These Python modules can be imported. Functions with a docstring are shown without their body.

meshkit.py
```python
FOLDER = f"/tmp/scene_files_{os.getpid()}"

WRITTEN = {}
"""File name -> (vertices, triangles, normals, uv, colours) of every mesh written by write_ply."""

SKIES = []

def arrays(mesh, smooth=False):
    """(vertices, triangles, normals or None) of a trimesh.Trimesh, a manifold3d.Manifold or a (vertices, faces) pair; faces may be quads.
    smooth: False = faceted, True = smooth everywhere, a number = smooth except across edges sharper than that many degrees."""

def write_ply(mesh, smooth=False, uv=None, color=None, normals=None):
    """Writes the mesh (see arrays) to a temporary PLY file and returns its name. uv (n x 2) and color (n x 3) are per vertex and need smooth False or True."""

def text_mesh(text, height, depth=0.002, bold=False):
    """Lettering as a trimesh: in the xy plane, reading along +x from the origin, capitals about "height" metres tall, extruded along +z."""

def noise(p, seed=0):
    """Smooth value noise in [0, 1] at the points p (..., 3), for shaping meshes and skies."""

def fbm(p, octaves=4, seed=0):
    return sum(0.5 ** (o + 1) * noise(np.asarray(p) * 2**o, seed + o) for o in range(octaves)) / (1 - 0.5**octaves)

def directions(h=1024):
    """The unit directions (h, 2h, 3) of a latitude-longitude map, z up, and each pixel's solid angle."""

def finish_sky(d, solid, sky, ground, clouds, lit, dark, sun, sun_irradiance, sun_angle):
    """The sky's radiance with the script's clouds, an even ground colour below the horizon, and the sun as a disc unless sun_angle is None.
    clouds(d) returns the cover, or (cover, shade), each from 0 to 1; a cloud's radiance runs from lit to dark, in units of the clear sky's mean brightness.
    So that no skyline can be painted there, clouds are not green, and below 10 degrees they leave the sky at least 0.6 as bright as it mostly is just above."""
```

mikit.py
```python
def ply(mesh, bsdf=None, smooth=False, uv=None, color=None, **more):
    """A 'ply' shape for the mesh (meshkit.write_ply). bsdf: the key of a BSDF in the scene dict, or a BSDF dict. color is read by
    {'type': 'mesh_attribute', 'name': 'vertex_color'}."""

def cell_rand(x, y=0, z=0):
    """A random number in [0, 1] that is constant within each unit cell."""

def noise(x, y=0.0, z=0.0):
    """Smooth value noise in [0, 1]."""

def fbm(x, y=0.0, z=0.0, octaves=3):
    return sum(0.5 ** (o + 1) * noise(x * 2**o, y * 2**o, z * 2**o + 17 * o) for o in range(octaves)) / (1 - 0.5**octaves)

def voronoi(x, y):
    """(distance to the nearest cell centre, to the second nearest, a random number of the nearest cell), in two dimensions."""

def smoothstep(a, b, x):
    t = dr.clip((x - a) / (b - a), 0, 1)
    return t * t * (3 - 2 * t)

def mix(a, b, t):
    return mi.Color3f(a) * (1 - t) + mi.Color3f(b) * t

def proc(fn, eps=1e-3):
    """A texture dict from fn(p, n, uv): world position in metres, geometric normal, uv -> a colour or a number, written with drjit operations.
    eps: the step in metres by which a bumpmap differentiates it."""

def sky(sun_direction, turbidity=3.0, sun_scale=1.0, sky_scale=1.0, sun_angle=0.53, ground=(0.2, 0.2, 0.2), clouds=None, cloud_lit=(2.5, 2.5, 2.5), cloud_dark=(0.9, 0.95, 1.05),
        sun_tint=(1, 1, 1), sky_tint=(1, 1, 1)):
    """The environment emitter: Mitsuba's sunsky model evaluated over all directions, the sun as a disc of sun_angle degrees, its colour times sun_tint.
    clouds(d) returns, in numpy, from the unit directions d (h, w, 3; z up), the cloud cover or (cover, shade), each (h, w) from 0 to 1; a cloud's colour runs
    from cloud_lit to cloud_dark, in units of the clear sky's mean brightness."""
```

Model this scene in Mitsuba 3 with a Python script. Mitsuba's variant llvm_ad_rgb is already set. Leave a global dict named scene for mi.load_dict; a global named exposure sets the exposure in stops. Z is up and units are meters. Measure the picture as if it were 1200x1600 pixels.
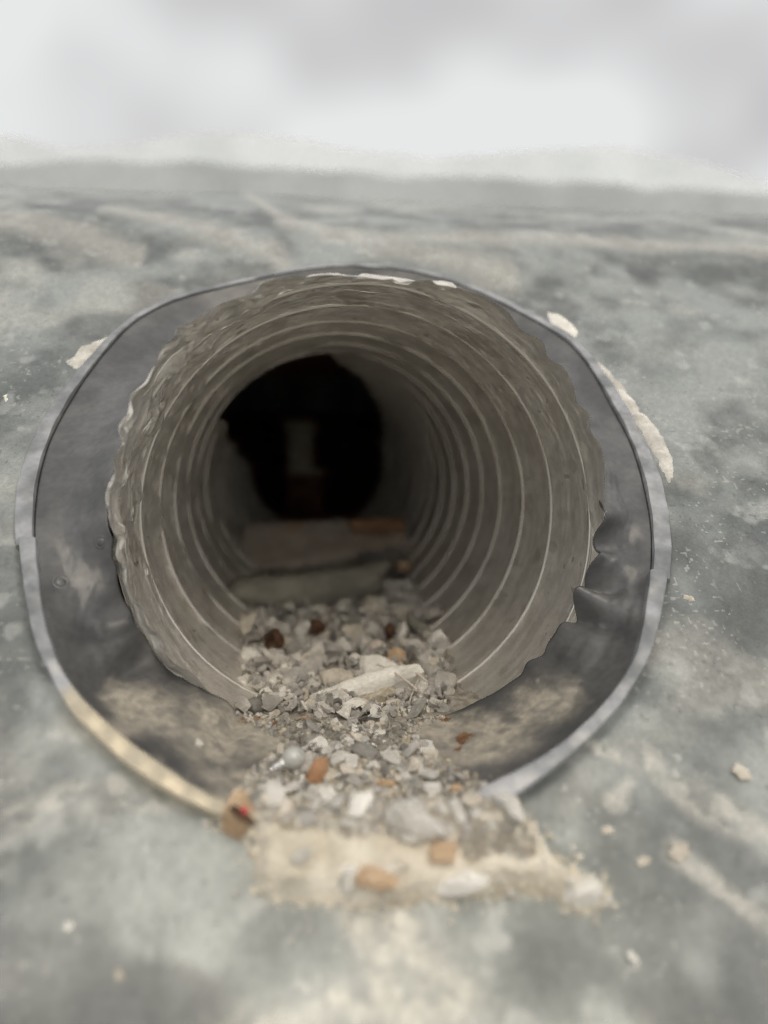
import math, random
import numpy as np, trimesh, drjit as dr, mitsuba as mi, mikit, meshkit
from mikit import fbm, noise, voronoi, smoothstep, mix, cell_rand
from scipy.spatial import ConvexHull

scene, labels = {}, {}
rng = np.random.default_rng(7)
random.seed(7)
T = mi.ScalarTransform4f

# ------------------------------------------------------------------ camera, sky, exposure
F = 1110.0                                   # focal length in pixels of the 1200 x 1600 photograph
YAW, PIT = 0.11798, 0.10256                  # the lens points a little right of and below the duct's axis
C = np.array([-0.0260, -0.2821, 0.03715])    # x right, y into the duct, z up; the duct's mouth is centred on the origin
FW = np.array([math.sin(YAW) * math.cos(PIT), math.cos(YAW) * math.cos(PIT), -math.sin(PIT)])
RT = np.cross(FW, [0, 0, 1.0]); RT /= np.linalg.norm(RT)
UP = np.cross(RT, FW)
scene['camera'] = {'type': 'thinlens', 'fov': math.degrees(2 * math.atan(600 / F)), 'fov_axis': 'x',
                   'to_world': T().look_at(origin=C.tolist(), target=(C + FW).tolist(), up=[0, 0, 1]),
                   'aperture_radius': 0.0034, 'focus_distance': 0.308, 'near_clip': 0.01, 'far_clip': 500.0}

def cover(d):
    n = meshkit.fbm(np.stack([d[..., 0] * 5.62 + 21.34, d[..., 1] * 5.62 + 9.55, d[..., 2] * 6.75 + 16.55], -1), 2, 3)
    return np.ones(n.shape), np.clip((n - 0.42) * 3.2, 0, 1)
scene['sky'] = mikit.sky((0.12, -0.80, 0.95), turbidity=3, sun_scale=0.31, sun_angle=44, clouds=cover,
                         sun_tint=(0.95, 1.0, 1.05), cloud_lit=(2.42, 2.46, 2.46), cloud_dark=(1.72, 1.71, 1.74), ground=(0.3, 0.3, 0.3))
exposure = 1.75

# ------------------------------------------------------------------ helpers
def ray(u, v):
    d = FW + RT * (u - 600) / F - UP * (v - 800) / F
    return d / np.linalg.norm(d)

def on_plane(u, v, p0, n):
    d = ray(u, v)
    return C + d * (np.dot(np.asarray(p0) - C, n) / np.dot(d, n))

def on_y(u, v, y):
    return on_plane(u, v, [0, y, 0], np.array([0, 1.0, 0]))

def numbered(key):
    if key not in scene and key not in labels:
        return key
    k = 1
    while f'{key}_{k:03d}' in scene or f'{key}_{k:03d}' in labels:
        k += 1
    return f'{key}_{k:03d}'

def obj(name, mesh, m, parent=None, smooth=False, **kw):
    key = numbered(f'{parent}__{name}' if parent else name)
    if hasattr(mesh, 'vertices'):
        mesh = (np.asarray(mesh.vertices), np.asarray(mesh.faces))
    scene[key] = mikit.ply(mesh, m, smooth=smooth, **kw)
    return key

def tag(key, label, cat=None, group=None, kind=None):
    d = labels.setdefault(key, {})
    if label: d['label'] = label
    if cat: d['category'] = cat
    if group: d['group'] = group
    if kind: d['kind'] = kind
    return key

def thing(name, label, cat, group=None):
    key = numbered(name)
    return tag(key, label, cat, group)

def grid_faces(nu, nv, wrap_u=False, flip=False):
    i, j = np.meshgrid(np.arange(nu if wrap_u else nu - 1), np.arange(nv - 1), indexing='ij')
    a = i * nv + j; b = ((i + 1) % nu) * nv + j
    q = np.stack([a, b, b + 1, a + 1], -1).reshape(-1, 4)
    f = np.vstack([q[:, [0, 1, 2]], q[:, [0, 2, 3]]])
    return f[:, ::-1] if flip else f

def tube_mesh(pts, rad, sides=8, closed=False):
    p = np.asarray(pts, float); n = len(p)
    t = (np.roll(p, -1, 0) - np.roll(p, 1, 0)) if closed else np.gradient(p, axis=0)
    t /= np.linalg.norm(t, axis=1, keepdims=True) + 1e-12
    ref = np.array([0, 1.0, 0.03]) if abs(t[:, 1]).mean() < 0.7 else np.array([0, 0, 1.0])
    a = np.cross(t, ref); a /= np.linalg.norm(a, axis=1, keepdims=True) + 1e-12
    b = np.cross(t, a)
    ang = np.arange(sides) * 2 * np.pi / sides
    r = np.broadcast_to(rad, (n,))[:, None, None]
    v = p[:, None] + r * (np.cos(ang)[None, :, None] * a[:, None] + np.sin(ang)[None, :, None] * b[:, None])
    i, j = np.meshgrid(np.arange(n if closed else n - 1), np.arange(sides), indexing='ij')
    i2, j2 = (i + 1) % n, (j + 1) % sides
    q = np.stack([i * sides + j, i * sides + j2, i2 * sides + j2, i2 * sides + j], -1).reshape(-1, 4)
    return v.reshape(-1, 3), np.vstack([q[:, [0, 1, 2]], q[:, [0, 2, 3]]])

def raycast(o, d, v, f):
    """First hit of one ray on a mesh: (distance, normal) or None."""
    a, b, c = v[f[:, 0]], v[f[:, 1]], v[f[:, 2]]
    e1, e2 = b - a, c - a
    h = np.cross(d, e2); det = (e1 * h).sum(1)
    det = np.where(np.abs(det) < 1e-14, 1e-14, det)
    s = o - a
    u = (s * h).sum(1) / det
    q = np.cross(s, e1)
    w = (q @ d) / det
    t = (e2 * q).sum(1) / det
    ok = (u >= -1e-6) & (w >= -1e-6) & (u + w <= 1 + 1e-6) & (t > 1e-4)
    if not ok.any():
        return None
    k = np.where(ok, t, 1e9).argmin()
    n = np.cross(e1[k], e2[k]); n /= np.linalg.norm(n)
    return t[k], n if n @ d < 0 else -n

# ------------------------------------------------------------------ the sloping panel: its plane
B0, B1 = on_y(550, 1325, -0.086), on_y(560, 425, 0.165)
ALPHA = math.atan2(B1[2] - B0[2], B1[1] - B0[1])
ET = np.array([0, math.cos(ALPHA), math.sin(ALPHA)])
EN = np.array([0, -math.sin(ALPHA), math.cos(ALPHA)])
P0 = np.array([0, B0[1], B0[2]])
def st(u, v):
    p = on_plane(u, v, P0, EN) - P0
    return p[0], p @ ET
T_ROLL = st(600, 398)[1]
# along the slope: flat round the duct, then easing off to a shallow back that curves away out of sight
_t = np.linspace(-1.2, 3.0, 8401)
_a = np.interp(_t, [T_ROLL, T_ROLL + 0.085, T_ROLL + 0.48, T_ROLL + 0.90], [ALPHA, math.radians(22.5), math.radians(15.0), math.radians(-55)])
_dt = _t[1] - _t[0]
_y = np.concatenate([[0], np.cumsum(np.cos(_a[:-1]) * _dt)]); _z = np.concatenate([[0], np.cumsum(np.sin(_a[:-1]) * _dt)])
_y += P0[1] - np.interp(0, _t, _y); _z += P0[2] - np.interp(0, _t, _z)

def panel_at(s, t, h=0.0):
    s, t, h = np.broadcast_arrays(np.asarray(s, float), np.asarray(t, float), np.asarray(h, float))
    ang = np.interp(t, _t, _a)
    return np.stack([s, np.interp(t, _t, _y) - np.sin(ang) * h, np.interp(t, _t, _z) + np.cos(ang) * h], -1)

def on_panel(u, v):
    """Where the ray of a pixel meets the bent panel."""
    d = ray(u, v); k = (_y - C[1]) / d[1]
    over = (C[2] + k * d[2]) - _z
    i = np.nonzero((k[1:] > 0.05) & (over[:-1] > 0) & (over[1:] <= 0))[0]
    if len(i) == 0: i = [np.argmin(np.where(k > 0.05, np.abs(over), 9))]
    return C + d * k[i[0]]
def st_true(u, v):
    p = on_panel(u, v) - P0
    return p[0], p[1] * math.cos(ALPHA) + p[2] * math.sin(ALPHA)

def panel_dent(s, t):
    q = np.stack([s * 9, t * 9, s * 0], -1)
    q2 = np.stack([s * 30, t * 30, s * 0 + 5], -1)
    return (meshkit.fbm(q, 3, 11) - 0.5) * 0.006 + (meshkit.fbm(q2, 2, 12) - 0.5) * 0.0012

# ------------------------------------------------------------------ outlines read from the photograph, as radius over angle about (540, 860)
CEN = np.array([540.0, 860.0])
def outline(pts, soft=2.0):
    p = np.asarray(pts, float) - CEN
    a, r = np.arctan2(p[:, 1], p[:, 0]), np.hypot(p[:, 0], p[:, 1])
    o = np.argsort(a); a, r = a[o], r[o]
    a3, r3 = np.concatenate([a - 2 * np.pi, a, a + 2 * np.pi]), np.tile(r, 3)
    from scipy.interpolate import PchipInterpolator
    f = PchipInterpolator(a3, r3)
    def at(ang):
        ang = np.asarray(ang, float)
        k = np.deg2rad(soft)
        rr = sum(f((ang + d + np.pi) % (2 * np.pi) - np.pi) for d in (-k, 0, k)) / 3
        return CEN[0] + rr * np.cos(ang), CEN[1] + rr * np.sin(ang)
    return at
rim_in = outline([(423, 432), (350, 449), (250, 480), (200, 512), (165, 550), (110, 628), (74, 700), (57, 775), (54, 840), (56, 880), (61, 920), (64, 960), (74, 1000), (90, 1045),
                  (115, 1085), (167, 1140), (217, 1180), (283, 1227), (347, 1263), (450, 1298), (560, 1304), (680, 1276), (767, 1233), (817, 1210), (887, 1163), (953, 1097), (993, 1033),
                  (1008, 970), (1016, 900), (1017, 825), (1006, 762), (985, 692), (960, 645), (900, 547), (850, 510), (790, 478), (720, 446), (640, 424), (560, 417), (490, 420)])
rim_out = outline([(423, 428), (350, 444), (246, 475), (194, 507), (156, 544), (96, 618), (48, 700), (27, 775), (24, 840), (30, 880), (35, 930), (42, 970), (55, 1020), (75, 1060), (100, 1110),
                   (150, 1163), (190, 1200), (240, 1236), (340, 1286), (450, 1328), (560, 1337), (680, 1310), (790, 1264), (873, 1207), (933, 1153), (983, 1093), (1020, 1023), (1037, 960),
                   (1045, 900), (1047, 840), (1042, 800), (1020, 725), (983, 652), (908, 541), (855, 504), (794, 472), (722, 441), (640, 419), (560, 412), (490, 415)])
def to_plane(at, ang, h):
    u, v = at(ang)
    return np.array([on_plane(a, b, P0 + EN * h, EN) for a, b in zip(np.atleast_1d(u), np.atleast_1d(v))])

# ------------------------------------------------------------------ stains, as polylines in the panel's own coordinates
def poly_st(pts, ks=1.0):
    return [(a, b * ks) for a, b in (st_true(u, v) for u, v in pts)]
def dist_poly(x, y, pts):
    best = mi.Float(9)
    for (x0, y0), (x1, y1) in zip(pts, pts[1:]):
        dx, dy = x1 - x0, y1 - y0
        k = dr.clip(((x - x0) * dx + (y - y0) * dy) / (dx * dx + dy * dy), 0, 1)
        best = dr.minimum(best, dr.sqrt(dr.square(x - x0 - k * dx) + dr.square(y - y0 - k * dy)))
    return best
FARK = 0.20
STREAKS = [(poly_st([(0, 338), (110, 362), (215, 405)], FARK), 0.0038, FARK), (poly_st([(165, 322), (300, 350), (420, 390), (462, 435)], FARK), 0.0040, FARK),
           (poly_st([(385, 305), (440, 338), (500, 358), (640, 388), (800, 430)], FARK), 0.0050, FARK), (poly_st([(560, 372), (850, 372), (1250, 392)], FARK), 0.0030, FARK),
           (poly_st([(590, 1440), (640, 1500), (640, 1620)]), 0.014, 1), (poly_st([(400, 1620), (520, 1560), (700, 1560)]), 0.012, 1),
           (poly_st([(0, 1290), (150, 1235), (330, 1225)]), 0.007, 1), (poly_st([(1000, 1180), (1100, 1250), (1200, 1300)]), 0.007, 1),
           (poly_st([(900, 1150), (1000, 1200), (960, 1250)]), 0.004, 1), (poly_st([(1060, 1330), (1200, 1440)]), 0.004, 1)]
CA, SA = math.cos(ALPHA), math.sin(ALPHA)
def panel_color(p, n, uv):
    s, t = p.x, (p.y - P0[1]) * CA + (p.z - P0[2]) * SA
    big = fbm(s * 14 + 3, t * 14, 1.0, 4)
    mid = fbm(s * 55, t * 55, 7.0, 3)
    fine = fbm(s * 420, t * 420, 3.0, 2)
    c = mix((0.15, 0.163, 0.162), (0.36, 0.383, 0.375), smoothstep(0.30, 0.68, 0.55 * big + 0.45 * mid))
    c = mix(c, (0.12, 0.125, 0.127), 0.55 * smoothstep(0.55, 0.72, fbm(s * 30 + 9, t * 30 + 2, 4.0, 3)))
    crack = smoothstep(0.36, 0.56, fbm(s * 170 + 4, t * 170, 9.0, 4))
    dust = smoothstep(0.54, 0.70, fbm(s * 16 + 31, t * 20 + 8, 2.0, 4)) * 0.35
    for pts, w, ks in STREAKS:
        d = dist_poly(s, t * ks, pts) + (mid - 0.5) * w * 1.7
        dust = dr.maximum(dust, 0.62 * smoothstep(w * 1.5, w * 0.1, d) if ks < 1 else 0.68 * smoothstep(w * 1.2, w * 0.2, d) * (0.35 + 0.65 * crack))
    c = mix(c, (0.66, 0.68, 0.66), 0.28 * smoothstep(0.68, 0.80, fbm(s * 75 + 3, t * 75 + 5, 6.0, 3)))
    c = mix(c, mix((0.50, 0.485, 0.44), (0.68, 0.665, 0.61), mid), dust * (0.7 + 0.3 * fine))
    grain = noise(s * 1500, t * 1500, 2.0)
    speck = smoothstep(0.80, 0.90, noise(s * 620 + 7, t * 620, 5.0)) * smoothstep(0.45, 0.65, fbm(s * 60 + 2, t * 60, 8.0, 2))
    c = mix(c, (0.64, 0.64, 0.61), 0.35 * speck)
    c = mix(c, (0.09, 0.09, 0.09), 0.35 * smoothstep(0.88, 0.95, noise(s * 480 + 3, t * 480 + 9, 1.0)))
    return c * (0.78 + 0.24 * fine + 0.20 * grain)
def panel_rough(p, n, uv):
    return 0.34 + 0.28 * fbm(p.x * 40, p.y * 40, p.z * 40, 3)
def panel_bump(p, n, uv):
    return fbm(p.x * 350, p.y * 350, p.z * 350, 3) + 2.0 * fbm(p.x * 60, p.y * 60, p.z * 60, 2)
def two(d, bump=None, scale=0.0, eps=4e-4):
    if bump is not None:
        d = {'type': 'bumpmap', 'arbitrary': mikit.proc(bump, eps), 'scale': scale, 'bsdf': d}
    return {'type': 'twosided', 'bsdf': d}
scene['mat_panel'] = two({'type': 'principled', 'base_color': mikit.proc(panel_color), 'roughness': mikit.proc(panel_rough), 'metallic': 0.45, 'specular': 0.5}, panel_bump, 0.00007)

AX = np.array([0, 0, -0.0])
RUST = [(on_y(720, 1155, -0.03), 0.0040), (on_y(742, 1180, -0.03), 0.0035), (on_y(755, 1205, -0.035), 0.0035), (on_y(325, 1150, -0.02), 0.0035), (on_y(690, 1118, -0.006), 0.004), (on_y(400, 1122, -0.006), 0.006), (on_y(425, 1140, -0.01), 0.006)]
LIT_DUST = [(on_y(320, 1180, -0.03), 0.027), (on_y(760, 1190, -0.04), 0.026), (on_y(410, 1180, -0.02), 0.02), (on_y(680, 1150, -0.02), 0.017), (on_y(540, 1180, -0.03), 0.04), (on_y(240, 1240, -0.07), 0.012), (on_y(230, 1140, -0.03), 0.022), (on_y(860, 1140, -0.03), 0.022), (on_y(360, 1240, -0.06), 0.02)]  # real dust, spread wider to paint in the lit look of the lower collar
def collar_lit_dust(p):
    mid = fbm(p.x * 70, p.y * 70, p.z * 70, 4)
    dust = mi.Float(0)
    for q, w in LIT_DUST:
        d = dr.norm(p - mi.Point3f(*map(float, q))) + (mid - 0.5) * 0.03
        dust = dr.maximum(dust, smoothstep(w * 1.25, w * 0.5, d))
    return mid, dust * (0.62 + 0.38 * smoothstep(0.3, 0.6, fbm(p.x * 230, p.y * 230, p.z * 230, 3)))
def collar_metal(p, n, uv):
    return 0.40 * (1 - collar_lit_dust(p)[1])
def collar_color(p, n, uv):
    mid, dust = collar_lit_dust(p)
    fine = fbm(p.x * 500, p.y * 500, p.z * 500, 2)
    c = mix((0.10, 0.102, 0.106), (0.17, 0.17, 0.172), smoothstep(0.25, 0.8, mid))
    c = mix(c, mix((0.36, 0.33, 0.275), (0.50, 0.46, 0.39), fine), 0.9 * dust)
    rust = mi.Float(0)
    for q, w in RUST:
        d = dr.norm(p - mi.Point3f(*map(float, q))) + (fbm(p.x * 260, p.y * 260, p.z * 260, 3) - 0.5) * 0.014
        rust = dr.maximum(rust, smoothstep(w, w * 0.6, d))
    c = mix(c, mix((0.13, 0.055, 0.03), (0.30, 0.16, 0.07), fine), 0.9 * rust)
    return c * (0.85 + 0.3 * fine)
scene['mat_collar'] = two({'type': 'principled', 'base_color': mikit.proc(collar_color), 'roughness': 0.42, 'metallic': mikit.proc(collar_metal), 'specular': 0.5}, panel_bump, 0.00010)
def rim_color(p, n, uv):
    mid = fbm(p.x * 90, p.y * 90, p.z * 90, 3)
    c = mix((0.20, 0.21, 0.22), (0.42, 0.43, 0.45), smoothstep(0.25, 0.75, mid))
    low = smoothstep(0.02, -0.004, dr.norm(p - mi.Point3f(*map(float, RIMDUST))) - 0.045 + (mid - 0.5) * 0.03)
    c = mix(c, (0.56, 0.49, 0.36), 0.85 * low)
    return c * (0.85 + 0.3 * fbm(p.x * 600, p.y * 600, p.z * 600, 2))
RIMDUST = on_plane(280, 1240, P0, EN)
scene['mat_rim'] = two({'type': 'principled', 'base_color': mikit.proc(rim_color), 'roughness': 0.4, 'metallic': 0.3, 'specular': 0.5}, panel_bump, 0.00008)

# ------------------------------------------------------------------ panel mesh: from the hole's edge outwards
NA = 720
ang = np.linspace(-np.pi, np.pi, NA, endpoint=False)
hole = to_plane(lambda a: tuple(CEN[i] + (rim_out(a)[i] - CEN[i]) * 0.985 for i in (0, 1)), ang, 0.0) - P0
hs, ht = hole[:, 0], hole @ ET
cs, ct = 0.0, float(ht.mean())
dirs, dirt = hs - cs, ht - ct
th = np.arctan2(dirt, dirs)
big = 1 / np.maximum(np.abs(np.cos(th)) / 0.75, np.abs(np.sin(th)) / 0.62)
osx, oty = cs + big * np.cos(th), ct + big * np.sin(th)
K = np.linspace(0, 1, 190) ** 2.0
oty = np.where(oty > ct, ct + (oty - ct) * 2.0, oty)
S = hs[:, None] + (osx - hs)[:, None] * K
Tt = ht[:, None] + (oty - ht)[:, None] * K
fade = np.clip(K * 12, 0, 1)[None]
H = panel_dent(S, Tt) * fade - 0.0012 * np.exp(-(K / 0.004) ** 2)[None]
V = panel_at(S, Tt, H).reshape(-1, 3)
PANEL = (V, grid_faces(NA, len(K), True))
obj('metal_panel', PANEL, 'mat_panel', smooth=True)
tag('metal_panel', 'dusty grey galvanized sheet metal wall sloping around the round duct opening', 'metal panel')

# ------------------------------------------------------------------ collar: rim strips, funnel sheet, rivets
collar = thing('duct_collar', 'dark sheet metal collar with folded pale rim set into the grey panel', 'duct collar')
def strip(a0, a1, shift, lift, n=240):
    a = np.linspace(a0, a1, n)
    prof_w = [0.0, 0.0, 0.06, 0.16, 0.5, 0.86, 0.96, 1.0, 1.0]
    prof_h = [-0.002, 0.0016, 0.0026, 0.0029, 0.0030, 0.0029, 0.0025, 0.0012, -0.003]
    high = 1 - 0.8 * np.clip(-np.sin(a) * 1.6 - 0.6, 0, 1)
    uo, vo = rim_out(a); ui, vi = rim_in(a)
    rows = []
    for w, h in zip(prof_w, prof_h):
        wob = 0.0004 * np.sin(a * 23) + 0.0003 * np.sin(a * 57 + 1)
        u, v = uo + (ui - uo) * w, vo + (vi - vo) * w
        k = 1 - shift / np.hypot(u - CEN[0], v - CEN[1])
        u, v = CEN[0] + (u - CEN[0]) * k, CEN[1] + (v - CEN[1]) * k
        p = np.array([on_plane(x, y, P0, EN) for x, y in zip(u, v)])
        rows.append(p + EN * ((h + lift + wob * (h > 0)) * (high if h > 0 else 1))[:, None])
    v = np.stack(rows, 1)
    m = len(prof_w)
    f = grid_faces(n, m)
    caps = [[0, k, k + 1] for k in range(1, m - 1)] + [[(n - 1) * m, (n - 1) * m + k + 1, (n - 1) * m + k] for k in range(1, m - 1)]
    return v.reshape(-1, 3), np.vstack([f, caps])
def ang_of(u, v): return math.atan2(v - CEN[1], u - CEN[0])
aR, aL = ang_of(1040, 912), ang_of(30, 858)
k = obj('upper_rim_strip', strip(aL - 0.0 - 2 * np.pi if aL > 0 else aL, aR, 0.0, 0.0), 'mat_rim', collar, smooth=35)
a_left = aL if aL > 0 else aL + 2 * np.pi
obj('lower_rim_strip', strip(aR - 0.02, a_left + 0.02, 6.0, 0.0012), 'mat_rim', collar, smooth=35)

def wrap_win(a, a0, a1, soft):                # 1 inside the arc a0..a1 (image angle, clockwise from right), soft ends
    m = (a0 + a1) / 2; d = np.abs((a - m + np.pi) % (2 * np.pi) - np.pi)
    return np.clip(((a1 - a0) / 2 - d) / soft + 0.5, 0, 1)
# the foil's torn mouth, as radius and depth over the angle about the duct's axis
FOIL = outline([(300, 500), (278, 512), (270, 536), (250, 547), (230, 575), (222, 597), (204, 615), (201, 645), (185, 665), (184, 695), (172, 717), (176, 742), (166, 762), (167, 795), (172, 830),
                (181, 847), (177, 872), (190, 890), (191, 915), (200, 940), (217, 955), (224, 980), (245, 995), (252, 1015), (275, 1040), (300, 1054), (350, 1110), (430, 1165), (560, 1195), (700, 1165),
                (800, 1110), (880, 1020), (925, 930), (940, 870), (943, 820), (944, 772), (944, 725), (940, 700), (922, 672), (921, 647), (902, 630), (899, 610), (880, 573), (858, 560), (847, 533), (817, 517),
                (790, 483), (767, 467), (717, 450), (650, 439), (583, 433), (517, 429), (463, 431), (413, 442), (397, 455), (363, 467), (320, 486)], 0.4)
RD, PITCH, Y1 = 0.1, 0.04657, 0.01494
NT = 960
at = np.linspace(-np.pi, np.pi, NT, endpoint=False)
uf, vf = FOIL(at)
low = wrap_win(at, math.radians(-7), math.radians(132), math.radians(8))
yf = -0.010 * (1 - low) + 0.006 * low
ph_in = None
rim3 = np.array([on_y(u, v, y) for u, v, y in zip(uf, vf, yf)])
ph = np.unwrap(np.arctan2(rim3[:, 2], rim3[:, 0]))
order = np.linspace(ph[0], ph[0] - 2 * np.pi, NT, endpoint=False) if ph[-1] < ph[0] else np.linspace(ph[0], ph[0] + 2 * np.pi, NT, endpoint=False)
rr = np.hypot(rim3[:, 0], rim3[:, 2])
sgn = np.sign(ph[-1] - ph[0])
ext_p = np.concatenate([ph - sgn * 2 * np.pi, ph, ph + sgn * 2 * np.pi]) * sgn
r_rim = np.interp(order * sgn, ext_p, np.tile(rr, 3))
y_rim = np.interp(order * sgn, ext_p, np.tile(yf, 3))
# the collar's free inner edge: in front of the foil at the right and below, behind it elsewhere
EDGE = outline([(944, 772), (935, 786), (943, 810), (934, 830), (938, 852), (934, 875), (914, 897), (916, 922), (897, 938), (894, 962), (877, 990), (850, 1005), (842, 1030), (820, 1040), (808, 1058),
                (780, 1077), (743, 1097), (700, 1116), (640, 1126), (560, 1131), (490, 1128), (423, 1123), (377, 1113), (347, 1097), (333, 1082), (300, 1056), (270, 1030), (240, 1000),
                (200, 930), (180, 850), (185, 700), (230, 590), (320, 500), (430, 455), (550, 440), (680, 455), (800, 520), (880, 600), (925, 690), (937, 740)], 0.5)
NA2, NR = 900, 44
a2 = np.linspace(-np.pi, np.pi, NA2, endpoint=False)
u_e, v_e = EDGE(a2)
front = wrap_win(a2, math.radians(-11), math.radians(140), math.radians(6))
E_front = np.array([on_y(u, v, -0.006) for u, v in zip(u_e, v_e)])
axd = (E_front - 0) * [1, 0, 1]
phi = np.arctan2(axd[:, 2], axd[:, 0])
top = np.clip(np.sin(phi), 0, 1)
oo = np.argsort(order % (2 * np.pi)); r_at = np.interp(phi % (2 * np.pi), (order % (2 * np.pi))[oo], r_rim[oo], period=2 * np.pi); y_at = np.interp(phi % (2 * np.pi), (order % (2 * np.pi))[oo], y_rim[oo], period=2 * np.pi)
kt = np.clip(top * 3, 0, 1)
rb_ = (RD + 0.5 * (r_at - RD) + 0.0008 + 0.0030 * np.clip(np.cos(phi), 0, 1)) * (1 - kt) + 0.1056 * kt
E_back = np.stack([rb_ * np.cos(phi), y_at + 0.009 + 0.155 * top ** 1.5, rb_ * np.sin(phi)], 1)
E = E_front * front[:, None] + E_back * (1 - front)[:, None]
I3 = to_plane(rim_in, a2, 0.0006)
w = np.linspace(0, 1, NR)[None, :, None]
G = I3[:, None] * (1 - w) + E[:, None] * w
cross = np.cross(np.roll(I3, -1, 0) - np.roll(I3, 1, 0), E - I3); cross /= np.linalg.norm(cross, axis=1, keepdims=True)
cross *= np.sign(-(cross @ FW))[:, None]
deg = np.degrees(a2)
crimp = np.zeros((NA2, NR)); ww = np.linspace(0, 1, NR)
def crimps(c, width, count, amp, reach):
    env = np.exp(-((deg - c + 180) % 360 - 180) ** 2 / (2 * width ** 2))
    ph = ((deg - c + 180) % 360 - 180) / (width * 2.6) * count * 2 * np.pi
    return amp * (env * np.sin(ph + 0.5 * np.sin(ph * 0.37)))[:, None] * np.clip((ww - reach) / (1 - reach), 0, 1)[None] ** 1.1
crimp += crimps(9, 13, 3.6, 0.0055, 0.05)
crimp += crimps(155, 11, 2.0, 0.0050, 0.10)
crimp += crimps(125, 9, 1.6, 0.0015, 0.25)
dn = np.stack([np.cos(a2)[:, None] * 6 + ww * 0.7, np.sin(a2)[:, None] * 6 + ww * 0.3, np.repeat(ww[None] * 3, NA2, 0)], -1)
crimp *= 1 - (np.clip((ww - 0.72) / 0.28, 0, 1) ** 1.5)[None] * (1 - front)[:, None]
crimp += (meshkit.fbm(dn, 3, 5) - 0.5) * 0.004 * np.sin(np.pi * ww)[None]
crimp -= 0.004 * np.sin(np.pi * np.clip(ww, 0, 1))[None] * (1 - 0.4 * front[:, None])
G = G + cross[:, None] * crimp[..., None]
first = G[:, :1] + (G[:, :1] - G[:, 1:2]) * 0.6 - EN * 0.004
lip = G[:, -1:] - cross[:, None] * 0.0012 + (G[:, -1:] - G[:, -2:-1]) * 0.15
G = np.concatenate([first, G, lip], 1)
FUNNEL = (G.reshape(-1, 3), grid_faces(NA2, NR + 2, True))
obj('funnel', FUNNEL, 'mat_collar', collar, smooth=True)
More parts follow.
